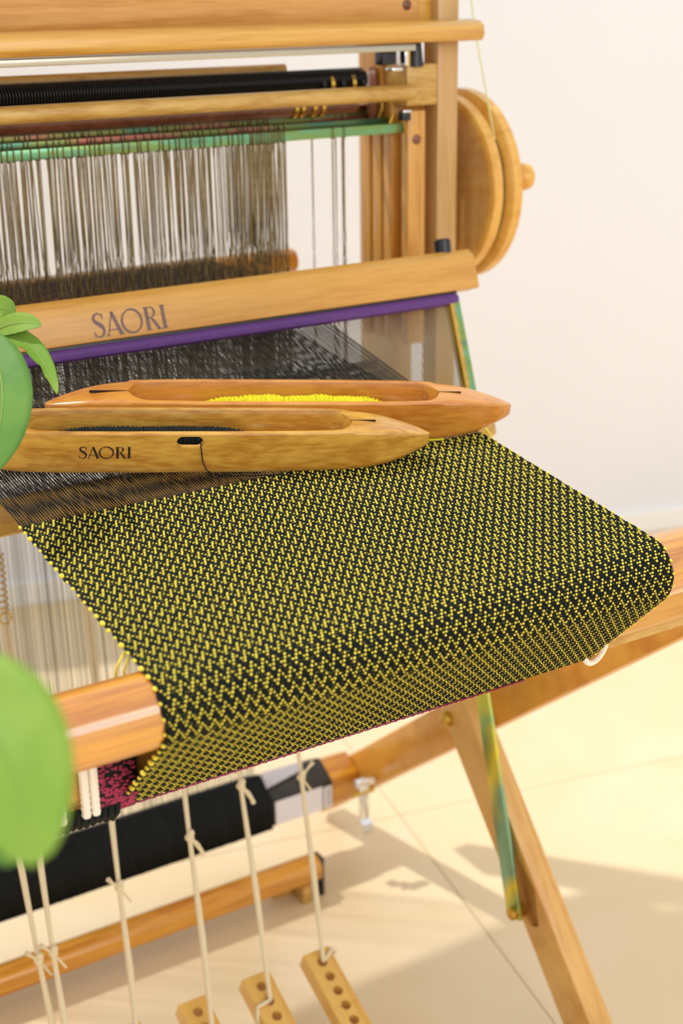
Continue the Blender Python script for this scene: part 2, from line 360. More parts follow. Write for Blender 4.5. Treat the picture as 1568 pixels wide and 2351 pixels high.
# crossed legs and side boards, both sides
def strip_yz(p, q, wdt, x0, x1, bev=.003):
    p = Vector(p); q = Vector(q); t = (q-p).normalized(); nn = Vector((-t.y, t.x))*wdt
    return prism_x([(p.x, p.y), (q.x, q.y), (q.x+nn.x, q.y+nn.y), (p.x+nn.x, p.y+nn.y)], x0, x1, bev)
for sgn in (1, -1):
    def sx(a, b): return (a, b) if sgn > 0 else (-b, -a)
    x0, x1 = sx(.35, .377)     # board from breast beam down to the rear foot
    bm = strip_yz((.745, -.668), (-.012, -.062), -.05, x0, x1)
    part('side_board', bm, 'board', label='long diagonal side board from breast beam to rear foot')
    x0, x1 = sx(.32, .347)     # leg, front foot to upper back
    bm = strip_yz((.165, -.679), (.60, -.157), .05, x0, x1)
    rc = prism_x([(.292, -.470), (.2585, -.494), (.2500, -.5355), (.262, -.542), (.280, -.532), (.292, -.50)], *sx(.31, .330), 0)
    bm = boolean_cut(tomesh(bm), tomesh(rc)); bm.materials.clear()
    lg = part('front_leg', bm, 'leg', label='slanted leg reaching forward to the floor')
    x0, x1 = sx(.382, .408)
    part('castle_post', box(x0, x1, .53, .556, -.40, .50, .002), 'post')
    part('rear_post', box(x0, x1, .612, .682, -.45, .45, .003), 'post')
    # bolt at the crossing
    xb = .32*sgn - .004*sgn
    part('pivot_bolt', lathe([(-.007, 0), (-.0065, .004), (-.004, .0075), (0, .0085), (.004, .0085)], (xb+.002*sgn, .4121, -.3664), (sgn, 0, 0), 20), 'brass', lg)
    # brace strap
    a = Vector((.278, -.538)); b2 = Vector((.352, -.262)); t = (b2-a).normalized(); nn = Vector((-t.y, t.x))*.0115
    xs0, xs1 = sx(.309, .3135)
    br = part('brace_strap', prism_x([(a.x-nn.x, a.y-nn.y), (b2.x-nn.x, b2.y-nn.y), (b2.x+nn.x, b2.y+nn.y), (a.x+nn.x, a.y+nn.y)], xs0, xs1, .0015), 'zinc_gold', label='yellow-green passivated metal brace strap')
    part('brace_edge', prism_x([(a.x-nn.x, a.y-nn.y), (b2.x-nn.x, b2.y-nn.y), (b2.x-nn.x+.002, b2.y-nn.y), (a.x-nn.x+.002, a.y-nn.y)], *sx(.3135, .3195), 0), 'steel', br)
    part('brace_bolt', lathe([(-.006, 0), (-.0055, .006), (-.004, .0072), (.012, .0072)], (.311*sgn-.003*sgn, .276, -.529), (sgn, 0, 0), 16), 'brass', br)
    part('brace_bolt', lathe([(-.003, 0), (-.0025, .006), (.04, .006)], (.309*sgn, .349, -.270), (sgn, 0, 0), 16), 'brass', br)
    # guides for the shafts
    for k, y in enumerate((.531, .5555, .5765, .5975)):
        x0, x1 = sx(.346, .368) if k == 0 else sx(.342, .382)
        g = part('shaft_guide', box(x0, x1, y, y+(.012 if k == 0 else .015), .02, .261 if k == 0 else .275, .0015), 'guide')
        if k == 0:
            part('screw', lathe([(-.0012, 0), (-.001, .004), (0, .0052), (.001, .0052)], (.357*sgn, .5308, .2325), (0, 1, 0), 16), 'pulley', g)
    x0, x1 = sx(.345, .383)
    part('side_block', box(x0, x1, .531, .605, .2655, .306, .002), 'dowel')
    x0, x1 = sx(.34, .382)
    part('upper_side_panel', box(x0, x1, .572, .612, .262, .42, .002), 'guide')
    x0, x1 = sx(.366, .384)
    part('added_shade_shelf', box(-.372, .205, .565, .86, .498, .512, .002), 'castle') if sgn > 0 else None  # unseen shelf, added to cast the broad shadow over castle and floor
    part('top_cheek', box(x0, x1, .542, .62, .335, .50, .002), 'castle_bar')
# cross members
tbm = prism_x([(.503, .3275), (.5225, .3265), (.528, .329), (.528, .3445), (.5225, .348), (.507, .3465), (.5005, .342), (.4995, .333)], -.45, .418, .0015)
part('top_bar', tbm, 'castle_bar', label='rounded front bar across the top of the castle')
part('top_panel', box(-.345, .3655, .540, .556, .342, .47, .002), 'castle', label='wide pale panel above the top bar')
part('panel_screw', lathe([(-.0012, 0), (-.001, .004), (0, .0052), (.001, .0052)], (.351, .5398, .362), (0, 1, 0), 16), 'pulley')
part('rail_strip', box(-.4, .345, .515, .535, .3195, .3262, .0008), 'steel', label='thin metal strip under the top bar')
part('lower_dowel', rod_x(-.41, .3475, .521, .2800, .0078, 28, .004), 'dowel', label='pale dowel across the castle above the heddles')
bb = part('back_beam', rod_x(-.39, .312, .712, .088, .014, 28, .003), 'rod', label='back beam behind the heddles')
part('bottom_rod', rod_x(-.45, .2615, .605, -.640, .0172, 36, .002), 'rod', label='round orange stretcher rod low over the floor')
part('rod_bracket', box(.262, .268, .596, .614, FZ+.001, -.626, .001), 'black_plastic')
part('rod_foot', box(.21, .262, .62, .63, FZ+.0, -.648, .001), 'dowel')
for x0 in (-.30, .235): part('rod_foot', box(x0, x0+.012, .592, .618, FZ, -.655, .001), 'dowel')
# black coil roller of hanging springs, at the top
cl = part('harness_roller', rod_x(-.41, .315, .565, .292, .0085, 20), 'black_metal', label='black ribbed roller below the top bar')
N = 250; th = np.linspace(0, N*2*np.pi, N*10)
xs = np.linspace(-.41, .313, N*10)
part('coil', strands([np.stack([xs, .565+.0108*np.cos(th), .292+.0108*np.sin(th)], 1)], .0011, 4, 'coil'), 'black_metal', cl, smooth='all', kind='stuff')
part('pale_sleeve', rod_x(-.40, .235, .585, .3035, .0055, 16), 'dowel', cl)
for i, x in enumerate((.262, .272, .284, .297, .308)):
    part('hook', lathe([(-.002, .009), (-.002, .013), (.002, .013), (.002, .009)], (x, .565, .288), (1, 0, 0), 20), 'brass' if i % 2 else 'black_metal', cl)
part('harness_pulley', lathe([(-.005, 0), (-.005, .026), (-.003, .03), (.003, .03), (.005, .026), (.005, 0)], (.338, .585, .272), (.85, -.5, 0), 32), 'pulley', label='dark reddish wooden pulley disc')
part('harness_axle', rod_x(.28, .345, .585, .272, .004, 12), 'brass')
part('lift_bar', rod_x(-.38, .31, .575, .268, .0095, 16), 'pulley', label='dark brown roller behind the dowel')
for x in (.235, .2425, .256, .266): part('brass_ring', rod_x(x, x+.004, .575, .268, .0112, 18), 'brass')
part('bumper', lathe([(0, .009), (.0235, .0065), (.0245, .003)], (.357, .535, .3035), (0, 0, 1), 24), 'black_plastic', label='black cone bumper under the top bar')
part('catch', box(.315, .332, .53, .545, .306, .322, .002), 'black_plastic')
part('catch', box(.338, .342, .524, .54, .305, .321, .001), 'chrome')
part('catch', lathe([(0, .003), (.014, .003)], (.345, .53, .305), (0, 0, 1), 12), 'brass')
part('catch', box(.325, .338, .527, .540, .3005, .3035, .001), 'chrome')
part('catch', box(.337, .347, .525, .535, .260, .2625, .0008), 'chrome')
part('catch', box(.337, .347, .5265, .535, .252, .260, .0008), 'black_plastic')

# shafts: bars and individual heddles
def heddle_mesh():
    P = []
    for s in (-1, 1):
        z = np.array([.009, .009, -.004, -.012, -.06, -.105, -.118, -.128])
        x = np.array([0, .0009, .0009, .0006, .0005, .0005, .0016, .0])*s
        y = np.array([0, 0, 0, .0002*s, .0002*s, 0, .0006*s, 0])
        P.append(np.stack([x, y, z], 1))
    for s in (-1, 1):
        z = np.array([-.128, -.138, -.15, -.16, -.27]); x = np.array([0, .0012, 0, .0005, .0005])*s
        P.append(np.stack([x, 0*x, z], 1))
    return strands(P, .00042, 4, 'heddle')
def loop_mesh():   # the wire's end loop round the bar
    c = [(0, -.003, .0098), (0, .003, .0098), (0, .0034, .005), (0, .003, -.0008), (0, -.0028, -.0008), (0, -.0034, .005), (0, -.003, .0098)]
    return strands([np.array(c)], .0006, 4, 'heddle_loop')
hme = heddle_mesh(); hme.materials.append(M['heddle'])
lme = loop_mesh(); 
hv = [v.co.copy() for v in hme.vertices]
bm = bmesh.new(); bm.from_mesh(hme); bm.from_mesh(lme); hm2 = tomesh(bm, 'heddle'); hm2.materials.clear(); hm2.materials.append(M['heddle'])
hm2.polygons.foreach_set('use_smooth', [True]*len(hm2.polygons))
SH = [(.540, .2395, 'zinc_green'), (.560, .2440, 'zinc_olive'), (.580, .2480, 'zinc_olive'), (.600, .2545, 'zinc_olive')]
for k, (y, z, mt) in enumerate(SH):
    sh = thing_shaft = part('heddle_shaft', box(-.40, .3515, y-.002, y+.002, z, z+.0095, .0007), mt, label='passivated metal heddle bar, %s' % ('nearest the reed' if k == 0 else ('second from the front', 'third from the front', 'rearmost')[k-1]))
    part('lower_bar', box(-.40, .3515, y-.002, y+.002, z-.275, z-.265, .0007), mt, sh)
    part('end_clip', tube([(.33, y, z+.01), (.333, y-.003, z+.02), (.337, y+.004, z+.024)], .0012, 6), 'brass', sh)
    xx = -.235; n = 0
    while xx < .238 and n < 74:
        xx += random.uniform(.0032, .0108) if xx < .165 else random.uniform(.002, .0048)
        h = bpy.data.objects.new('heddle', hm2); COL.objects.link(h); h.parent = sh
        h.location = (xx, y, z); h.rotation_euler = (random.uniform(-.02, .01), random.gauss(0, .012), random.uniform(-.5, .5)); n += 1
    if k in (0, 2):
        for xx in ((.262, .275) if k == 0 else (.29, .262, .298, .3)):
            h = bpy.data.objects.new('heddle', hm2); COL.objects.link(h); h.parent = sh; h.location = (xx, y, z)

# beater: batten, reed cap, reed, race
TL = math.radians(19.8); dv = Vector((0, -math.sin(TL), -math.cos(TL)))   # down along the tilted beater
nvb = Vector((0, math.cos(TL), -math.sin(TL)))                             # away from the weaver
def beat_box(x0, x1, d0, d1, n0, n1, bev=0, org=Vector((0, .4515, .1335))):
    """d measured down from the batten's top edge, n behind its face"""
    bm = box(x0, x1, n0, n1, -d1, -d0, bev)
    for v in bm.verts:
        x, n_, dd = v.co; v.co = org + Vector((x, 0, 0)) + nvb*n_ - dv*dd
    return bm
bo = Vector((0, .4515, .1335)); bm = bmesh.new()
def bpt(x, n_, d): return bo + Vector((x, 0, 0)) + nvb*n_ + dv*d
prf = [(0, .0415), (0, .0085), (.0062, .0012), (.021, .0012), (.021, .0415)]
A = [bm.verts.new(bpt(-.41, *q)) for q in prf]; B = [bm.verts.new(bpt(.3705, *q)) for q in prf]
fs = [bm.faces.new(A), bm.faces.new(B[::-1])] + [bm.faces.new((A[(i+1) % 5], A[i], B[i], B[(i+1) % 5])) for i in range(5)]
bmesh.ops.recalc_face_normals(bm, faces=fs); bmesh.ops.bevel(bm, geom=bm.edges[:], offset=.0012, segments=2, affect='EDGES', profile=.5)
bat = part('batten', bm, 'batten', label='wooden batten with printed grey lettering across the reed')
part('batten_knob', lathe([(0, .0085), (.012, .0085), (.014, .006), (.014, 0)], (.343, .463, .128), (0, .2, 1), 20), 'black_plastic', bat)
reed = part('reed_cap', beat_box(-.41, .3478, .0425, .0545, .0035, .0155, .005), 'purple', label='purple reed binding under the batten')
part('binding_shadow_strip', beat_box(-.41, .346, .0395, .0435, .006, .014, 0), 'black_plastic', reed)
bm = None; V = []; F = []
o = Vector((0, .4515, .1335)); xr = np.arange(-.40, .334, .0022)
cub = np.array([(-1, -1, -1), (1, -1, -1), (1, 1, -1), (-1, 1, -1), (-1, -1, 1), (1, -1, 1), (1, 1, 1), (-1, 1, 1)])*.5
cf = np.array([(0, 3, 2, 1), (4, 5, 6, 7), (0, 1, 5, 4), (1, 2, 6, 5), (2, 3, 7, 6), (3, 0, 4, 7)])
for i, x in enumerate(xr):
    loc = cub*np.array([.0004, .0014, .113])
    P = np.array(o)[None] + loc[:, :1]*np.array([[1, 0, 0]]) + np.array([[x, 0, 0]]) + (loc[:, 1:2]+.0095)*np.array(nvb)[None] + (loc[:, 2:3]+.0545+.0555)*np.array(dv)[None]
    V.append(P); F.append(cf+8*i)
part('reed_wires', np_mesh('reed_wires', np.concatenate(V), np.concatenate(F)), 'reedwire', reed, smooth=False, kind='stuff')
for (a, b2, mt) in ((.3345, .3368, 'brass'), (.3368, .3392, 'pink'), (.3392, .3462, 'zinc_green')):
    part('reed_end', beat_box(a, b2, .052, .166, .005, .014, 0), mt if mt != 'pink' else 'dowel', reed)
part('race', beat_box(-.41, .35, .158, .190, -.012, .026, .003), 'dowel', label='pale lower rail of the beater')

# warp roll support and latch on the right board
# treadles and cords
TH = math.atan(.494); td = Vector((0, -math.cos(TH), -math.sin(TH))); tn = Vector((0, -math.sin(TH), math.cos(TH)))
def treadle_mesh():
    bm = box(-.0158, .0158, 0, .215, -.021, 0, .0016, 2)
    for v in bm.verts:                       # shallow lap a third of the way along
        if v.co.y > .1: pass
    me = tomesh(bm)
    c = bmesh.new()
    for i in range(8):
        bmesh.ops.create_cone(c, cap_ends=True, segments=20, radius1=.0053, radius2=.0053, depth=.03, matrix=Matrix.Translation((0, .015+.0172*i, -.006)))
    me = boolean_cut(me, tomesh(c))
    c = box(-.02, .02, .0655, .0667, -.0008, .001)
    return boolean_cut(me, tomesh(c))
tme = treadle_mesh(); tme.materials.clear(); tme.materials.append(M['treadle'])
TX = [.1301-.0722*i for i in range(6)]
Rt = Matrix(((1, 0, 0), (0, td.y, tn.y), (0, td.z, tn.z)))
Tb = Vector((0, .3825, -.570))
treadles = []
for i, x in enumerate(TX):
    t = bpy.data.objects.new('treadle', tme); COL.objects.link(t); t.parent = loom
    # local (x, y along, z up) -> world; mirrored x keeps a proper rotation
    Mx = Matrix(((-1, 0, 0, x), (0, td.y, tn.y, Tb.y), (0, td.z, tn.z, Tb.z), (0, 0, 0, 1)))
    t.matrix_parent_inverse = Matrix.Translation(-ORG[loom.name]); t.matrix_basis = Mx
    ORG[t.name] = Vector((0, 0, 0)); treadles.append(t)
    t['label'] = 'wooden treadle with drilled holes, ' + ('rightmost', 'second from the right', 'third from the right', 'fourth from the right', 'fifth from the right', 'leftmost')[i]
part('treadle_axle', rod_x(-.33, .33, .196, -.6655, .0055, 12), 'steel')
hole_used = [0, 1, 2, 1, 2, 1]
top_of = [(.189, .56, -.14), (.112, .56, -.14), (.053, .555, -.15), (-.028, .55, -.196), (-.112, .55, -.20), (-.141, .55, -.2)]
KN = [.40, .44, .40, .36, .30, .27]
for i, x in enumerate(TX):
    hb = Tb + Vector((x, 0, 0)) + td*(.015+.0172*hole_used[i]) + tn*.001
    if i == 5: hb.x += .067
    tp = Vector(top_of[i]); kn = hb.lerp(tp, KN[i])
    c = part('tie_cord', tube([hb+Vector((.001, 0, 0)), hb.lerp(kn, .5)+Vector((.0015, 0, 0)), kn], .0021, 8, rfun=lambda t: .0023+.0011*math.sin(t*math.pi)), 'cord', label='cream tie cord of the %s treadle' % ('rightmost', 'second', 'third', 'fourth', 'fifth', 'leftmost')[i])
    part('strand', tube([kn, kn.lerp(tp, .5)+Vector((.0021, 0, 0)), tp+Vector((.0023, 0, 0))], .0021, 8), 'cord', c)
    part('strand', tube([kn, kn.lerp(tp, .5)-Vector((.0021, 0, 0)), tp-Vector((.0023, 0, 0))], .0021, 8), 'cord', c)
    bm = sphere(kn, .0048, (1, 1, .85)); sphere(kn+Vector((.001, -.001, .005)), .004, bm=bm)
    part('knot', bm, 'cord', c, smooth='all')
    sg = 1 if i in (1, 2, 0) else -1
    q = kn+Vector((sg*.012, -.004, -.022 if i in (1, 2) else .016))
    part('cord_tail', tube([kn, kn.lerp(q, .5)+Vector((.002*sg, 0, .002)), q], .0015, 7, rfun=lambda t: .0014+.0012*max(0, t-.75)*4), 'cord', c)
    q = kn+Vector((.010, -.004, -.018)); 
    part('cord_tail', tube([kn, q], .0012, 6), 'cord', c)
    # end wrap at the treadle
    if i == 0: pp = [hb, hb+Vector((.006, 0, .004)), hb+Vector((.0155, .006, .006)), hb+Vector((.018, .004, .001))]
    else: pp = [hb, hb+Vector((-.006, -.003, .002)), hb+Vector((-.0155, -.004, .0015)), hb+Vector((-.018, -.007, -.009)), hb+Vector((-.0165, -.009, -.018))]
    part('cord_wrap', tube(pp, .0022, 8), 'cord', c, smooth='all')
    # spring hook at the upper end
    hk = [tp+Vector((.006*math.cos(a), 0, .008+.006*math.sin(a))) for a in [j*2*math.pi/14 for j in range(15)]]
    part('hook', tube(hk, .001, 6), 'brass', c, smooth='all')
for i in (3, 4):
    tp = Vector(top_of[i]); bm = None
    zz = np.linspace(0, 1, 120); p = np.stack([tp.x+.0042*np.cos(zz*2*np.pi*9), tp.y+.0042*np.sin(zz*2*np.pi*9), tp.z+.016+zz*.06], 1)
    part('spring', strands([p], .0008, 5), 'brass', smooth='all')
# lamm bar for the springs
part('lamm_bar', box(-.33, .33, .535, .565, -.095, -.078, .002), 'dowel')

# lettering (flat printed / burnt shapes)
def ribbon(bm, pts, wds, place, closed=False):
    P = [Vector(p) for p in pts]; n = len(P); L = []; Rr = []
    for i, p in enumerate(P):
        a = P[(i-1) % n] if closed or i > 0 else P[i]; b = P[(i+1) % n] if closed or i < n-1 else P[i]
        t = (b-a).normalized(); q = Vector((-t.y, t.x))*wds[i]*.5
        L.append(bm.verts.new(place(p+q))); Rr.append(bm.verts.new(place(p-q)))
    for i in range(n if closed else n-1):
        j = (i+1) % n; bm.faces.new((L[i], L[j], Rr[j], Rr[i]))
def saori(place):
    bm = bmesh.new(); x = 0
    # S
    c = [(.50, .80), (.46, .93), (.32, 1.0), (.17, .96), (.09, .82), (.13, .68), (.28, .56), (.43, .44), (.50, .28), (.45, .10), (.30, 0.0), (.14, .03), (.05, .18)]
    wds = [.03, .05, .08, .10, .12, .15, .18, .17, .13, .10, .08, .05, .03]
    ribbon(bm, c, wds, place); ribbon(bm, [(.50, .98), (.505, .74)], [.035, .035], place); ribbon(bm, [(.045, .26), (.05, 0.0)], [.035, .035], place)
    x = .62
    # A: thin left diagonal, thick right diagonal
    ribbon(bm, [(x+.02, 0), (x+.36, 1.0)], [.055, .055], place); ribbon(bm, [(x+.33, 1.0), (x+.66, 0)], [.15, .17], place)
    ribbon(bm, [(x+.12, .24), (x+.55, .24)], [.05, .05], place)
    for a, b in ((-.06, .12), (.54, .80)): ribbon(bm, [(x+a, .015), (x+b, .015)], [.035, .035], place)
    x = 1.36
    # O
    ang = [i*2*math.pi/36 for i in range(36)]
    ribbon(bm, [(x+.48+.46*math.cos(a), .5+.50*math.sin(a)) for a in ang], [.06+.05*abs(math.cos(a-.5)) for a in ang], place, True)
    x = 2.48
    # R
    ribbon(bm, [(x+.1, 0), (x+.1, 1.0)], [.17, .17], place)
    bw = [(x+.1, .975), (x+.3, .985), (x+.42, .93), (x+.48, .78), (x+.43, .62), (x+.30, .54), (x+.1, .52)]
    ribbon(bm, bw, [.04, .05, .08, .12, .09, .05, .04], place)
    ribbon(bm, [(x+.28, .54), (x+.40, .35), (x+.60, 0)], [.07, .14, .13], place)
    ribbon(bm, [(x-.04, .015), (x+.24, .015)], [.035, .035], place); ribbon(bm, [(x+.5, .015), (x+.74, .015)], [.035, .035], place)
    ribbon(bm, [(x-.04, .985), (x+.1, .985)], [.035, .035], place)
    x = 3.36
    # I
    ribbon(bm, [(x, 0), (x, 1.0)], [.16, .16], place)
    for zz in (.015, .985): ribbon(bm, [(x-.14, zz), (x+.14, zz)], [.035, .035], place)
    return bm
o = Vector((0, .4515, .1335))
HT = .0205; SC = .0700/3.5
def pl_bat(p): return o + Vector((-.0425+p.x*SC, 0, 0)) + dv*(.038-p.y*HT) - nvb*.0003
part('lettering', saori(pl_bat), 'ink', bat, smooth=False, label='grey printed lettering')

# ================================================================== WHEEL
WY, WZ = .594, .174; WX = .438
wheel = thing('winding_wheel', 'large round pale wooden wheel with grooved rim at the right side of the loom', 'wheel', (WX, WY, WZ))
f = .0985
part('disc', lathe([(-.001, 0), (-.001, .084), (.012, .084), (.012, 0)], (WX, WY, WZ), (1, 0, 0), 64), 'wheel', wheel)
part('rim', lathe([(-.005, .0835), (-.0055, .0845), (-.0055, .0935), (-.004, .0955), (.006, .0965), (.0085, .0900), (.0125, .0900), (.015, .0990), (.017, .1015), (.0275, .1015), (.0285, .1000), (.0285, .084), (.010, .0835)], (WX, WY, WZ), (1, 0, 0), 72), 'rim', wheel)
part('knob', lathe([(0, .009), (.006, .008), (.010, .0115), (.016, .0145), (.024, .0135), (.029, .008), (.030, 0)], (WX+.0275, WY-.078, WZ+.013), (1, 0, 0), 24), 'rim', wheel)
part('hub', lathe([(-.026, .010), (.030, .010), (.032, .006)], (WX, WY, WZ), (1, 0, 0), 20), 'steel', wheel)
part('knot_mark', lathe([(-.0012, 0), (-.0012, .0025), (-.0009, .0025)], (WX, .541, .193), (1, 0, 0), 12), 'pulley', wheel)
gx = WX+.0105; gr = .0912
arc = [(gx, WY-gr*math.cos(a), WZ+gr*math.sin(a)) for a in np.linspace(.62, -1.35, 40)]
a0 = .62; st = Vector((gx, WY-gr*math.cos(a0), WZ+gr*math.sin(a0))); tg = Vector((0, math.sin(a0), math.cos(a0)))
part('drive_cord', tube(arc, .0011, 6), 'dark_paper', wheel, smooth='all')
yt = tag(obj('hanging_thread', tube([st, st+Vector((0, .035, .10)), st+Vector((-.002, .075, .26)), st+Vector((-.003, .09, .40))], .0009, 6), plain('pale_lime_thread', (222, 222, 160), .8)), 'thin pale lime thread running down to the wooden wheel rim', 'thread')

# ================================================================== WARP ROLL
WR = (.672, -.5710); RX = thing('warp_roll', 'warp roll wound with black yarn, with white paper labels, low behind the loom', 'warp roll', (0, .672, -.564))
part('core', prism_x(hexa(WR[0], WR[1], .033, 90), -.345, .349, .002), 'rod', RX, label='orange wooden six-sided core')
part('yarn_wrap', prism_x(hexa(WR[0], WR[1], .0395, 90), -.235, .222, .005), 'black_yarn', RX, label='black yarn wound on the roll')
P = []
for x in np.arange(-.234, .221, .0011):
    hp = hexa(WR[0], WR[1], .0396+rng.normal(0, .0002), 90); hp = hp+[hp[0]]
    P.append([(x+.0011*i/6+rng.normal(0, .0001), a_, b_) for i, (a_, b_) in enumerate(hp)])
part('wound_threads', strands(P, .00048, 4), 'black_warp', RX, smooth='all', kind='stuff')
bm = prism_x(hexa(WR[0], WR[1], .0362, 90), .2225, .309, .002)
part('paper_wrap', bm, 'dark_paper', RX, label='dark paper wrap on the right end')
yf = WR[0]-.0362*math.cos(math.radians(30))
part('label_sheet', box(.226, .293, yf-.0012, yf-.0004, WR[1]-.0175, WR[1]+.0150, 0), 'paper', RX, label='white paper label on the front face')
lab = part('label_sheet', box(.295, .3065, yf-.0012, yf-.0004, WR[1]-.017, WR[1]+.013, 0), 'paper', RX, label='small printed white label')
for k in range(6): part('print_line', box(.2985+.001*(k % 2), .3035, yf-.0016, yf-.0013, WR[1]-.013+.0042*k, WR[1]-.0112+.0042*k, 0), 'ink', lab)
hx = hexa(WR[0], WR[1], .0372, 90)
pA = Vector(hx[1]); pB = Vector(hx[0])     # top-front sloping face
ta = (pB-pA)
def on_top(x, s, up): 
    q = pA+ta*s; nn = Vector((-ta.y, ta.x)).normalized(); nn = nn if nn.y > 0 else -nn
    return Vector((x, q.x+nn.x*up, q.y+nn.y*up))
bm = bmesh.new()
vs = [bm.verts.new(on_top(x, s, u)) for x, s, u in ((.222, .45, .002), (.278, .72, .0015), (.282, 1.0, .003), (.222, 1.02, .006))]
bm.faces.new(vs); r = bmesh.ops.solidify(bm, geom=bm.faces[:], thickness=.0004)
part('label_sheet', bm, 'paper', RX, smooth=False, label='white paper sheet curling over the top')
bk = part('end_bracket', lathe([(0, .018), (.004, .03), (.012, .03), (.014, .024), (.022, .022)], (.322, .672, -.571), (1, 0, 0), 6), 'brass', RX, label='brass-coloured end bracket')
part('latch', box(.318, .345, .598, .606, -.547, -.538, .001), 'chrome', RX)
lt = part('latch_plate', box(.322, .336, .599, .602, -.594, -.547, .0008), 'chrome', RX, label='hanging chrome latch tongue')
bm = bmesh.new(); pr = [(.599, -.594), (.594, -.600), (.593, -.607), (.597, -.614), (.602, -.617)]
for (y0, z0), (y1, z1) in zip(pr, pr[1:]):
    q = [bm.verts.new(v) for v in ((.322, y0, z0), (.336, y0, z0), (.338, y1, z1), (.324, y1, z1))]; bm.faces.new(q)
bmesh.ops.remove_doubles(bm, verts=bm.verts, dist=1e-5); bmesh.ops.solidify(bm, geom=bm.faces[:], thickness=.001)
part('latch_tip', bm, 'chrome', lt)
part('latch_pin', lathe([(0, .004), (.03, .004), (.031, .002)], (.314, .602, -.556), (1, 0, 0), 12), 'brass', RX)

# ================================================================== WOVEN CLOTH AND WARP
BY, BZ, BR = .002, -.0235, .0252
HW = .2
fell = np.array([.2065, .0290])
def tangent_pt(p, side):
    d = np.array([BY, BZ])-p; L = np.hypot(*d); a = math.atan2(d[1], d[0]); b = math.asin(BR/L)
    t = math.sqrt(L*L-BR*BR); ang = a+side*b
    return p+t*np.array([math.cos(ang), math.sin(ang)])
t1 = tangent_pt(fell, -1)
if t1[1] < BZ: t1 = tangent_pt(fell, 1)
low = np.array([.0620, -.1205]); c1, c2 = tangent_pt(low, 1), tangent_pt(low, -1)
t2 = c1 if c1[0] < c2[0] else c2
a1 = math.atan2(t1[1]-BZ, t1[0]-BY); a2 = math.atan2(t2[1]-BZ, t2[0]-BY)
if a2 < a1: a2 += 2*math.pi
path = [fell + (t1-fell)*s for s in np.linspace(0, 1, 80, endpoint=False)]
path += [np.array([BY+BR*math.cos(a), BZ+BR*math.sin(a)]) for a in np.linspace(a1, a2, 50)]
path += [t2+(low-t2)*s for s in np.linspace(0, 1, 50)[1:]]
path += [np.array(p) for p in ((.067, -.1220), (.080, -.1218), (.1, -.118), (.109, -.106), (.109, -.085))]
path = np.array(path); sl = np.concatenate([[0], np.cumsum(np.hypot(*np.diff(path, axis=0).T))]); LEN = sl[-1]
LEN_EDGE = sl[80+50+49-1]
def at(s):
    s = np.clip(s, 0, LEN); y = np.interp(s, sl, path[:, 0]); z = np.interp(s, sl, path[:, 1])
    e = .0015; y2 = np.interp(s+e, sl, path[:, 0]); z2 = np.interp(s+e, sl, path[:, 1]); y0 = np.interp(s-e, sl, path[:, 0]); z0 = np.interp(s-e, sl, path[:, 1])
    ty_, tz_ = y2-y0, z2-z0; L = np.hypot(ty_, tz_)+1e-9; ty_, tz_ = ty_/L, tz_/L
    return y, z, ty_, tz_, tz_*1.0, -ty_*1.0     # position, tangent, outward normal (to be signed)
y, z, a_, b_, ny, nz = at(np.array([.1])); NS = 1 if nz[0] > 0 else -1
cloth = thing('woven_cloth', 'black and yellow patterned cloth being woven, draped over the breast beam', 'cloth', (0, .1, -.0))
def edge_in(s):   # the selvedge draws in unevenly
    return .0008*np.sin(s*210)+.0006*np.sin(s*570+1)
ns, nx = 200, 24; ss = np.linspace(0, LEN, ns); V = []
for side in (1, -1):
    for s in ss:
        y, z, _, _, ny, nz = at(s); k = .0002*side - .0003
        for i in range(nx+1):
            x = (-HW + 2*HW*i/nx) + (edge_in(s) if i in (0, nx) else 0)
            V.append((x, y+ny*NS*k, z+nz*NS*k))
F = []; w_ = nx+1
for i in range(ns-1):
    for j in range(nx):
        a = i*w_+j; F.append((a, a+1, a+w_+1, a+w_)); b = ns*w_+a; F.append((b, b+w_, b+w_+1, b+1))
    for j in (0, nx):
        a = i*w_+j; b = ns*w_+a; F.append((a, a+w_, b+w_, b) if j == 0 else (a, b, b+w_, a+w_))
for i in (0, ns-1):
    for j in range(nx):
        a = i*w_+j; b = ns*w_+a; F.append((a, b, b+1, a+1))
part('fabric', np_mesh('fabric', V, F), 'black_yarn', cloth, smooth=False)
PS = .0024; ES = .000975; NP = int(LEN_EDGE/PS)+6; NE = int(2*HW/ES)
big = []; blk = []
BIG = ((2.1, .58, .0009), (1.95, .72, .00075), (2.1, .5, .0005)); DOT = ((1.6, .48, .0007), (1.6, .6, .0006), (1.1, .32, .00035))
for p in range(NP):
    s = (p+.5)*PS; r = p % 4; zn = 0 if s < sl[84] else 1 if s < sl[122] else 2
    for rep in range(-1, NE//8+2):
        e0 = rep*8 + 1 - (r) + 0
        big.append((s, e0, *BIG[zn]))
        if r == 1: big.append((s, rep*8+2.9, *DOT[zn]))
        if r == 2: big.append((s, rep*8+4.5, *DOT[zn]))
        for q in range(8):
            if random.random() < .3: big.append((s, rep*8+q+.5, .42, .34, .00042))
            e = e0+q
            occ = q in (0, 7) or (r == 1 and q in (3, 2)) or (r == 2 and q in (5, 6))
            if not occ: blk.append((s, e+.2, .75, 1.15, .00055))
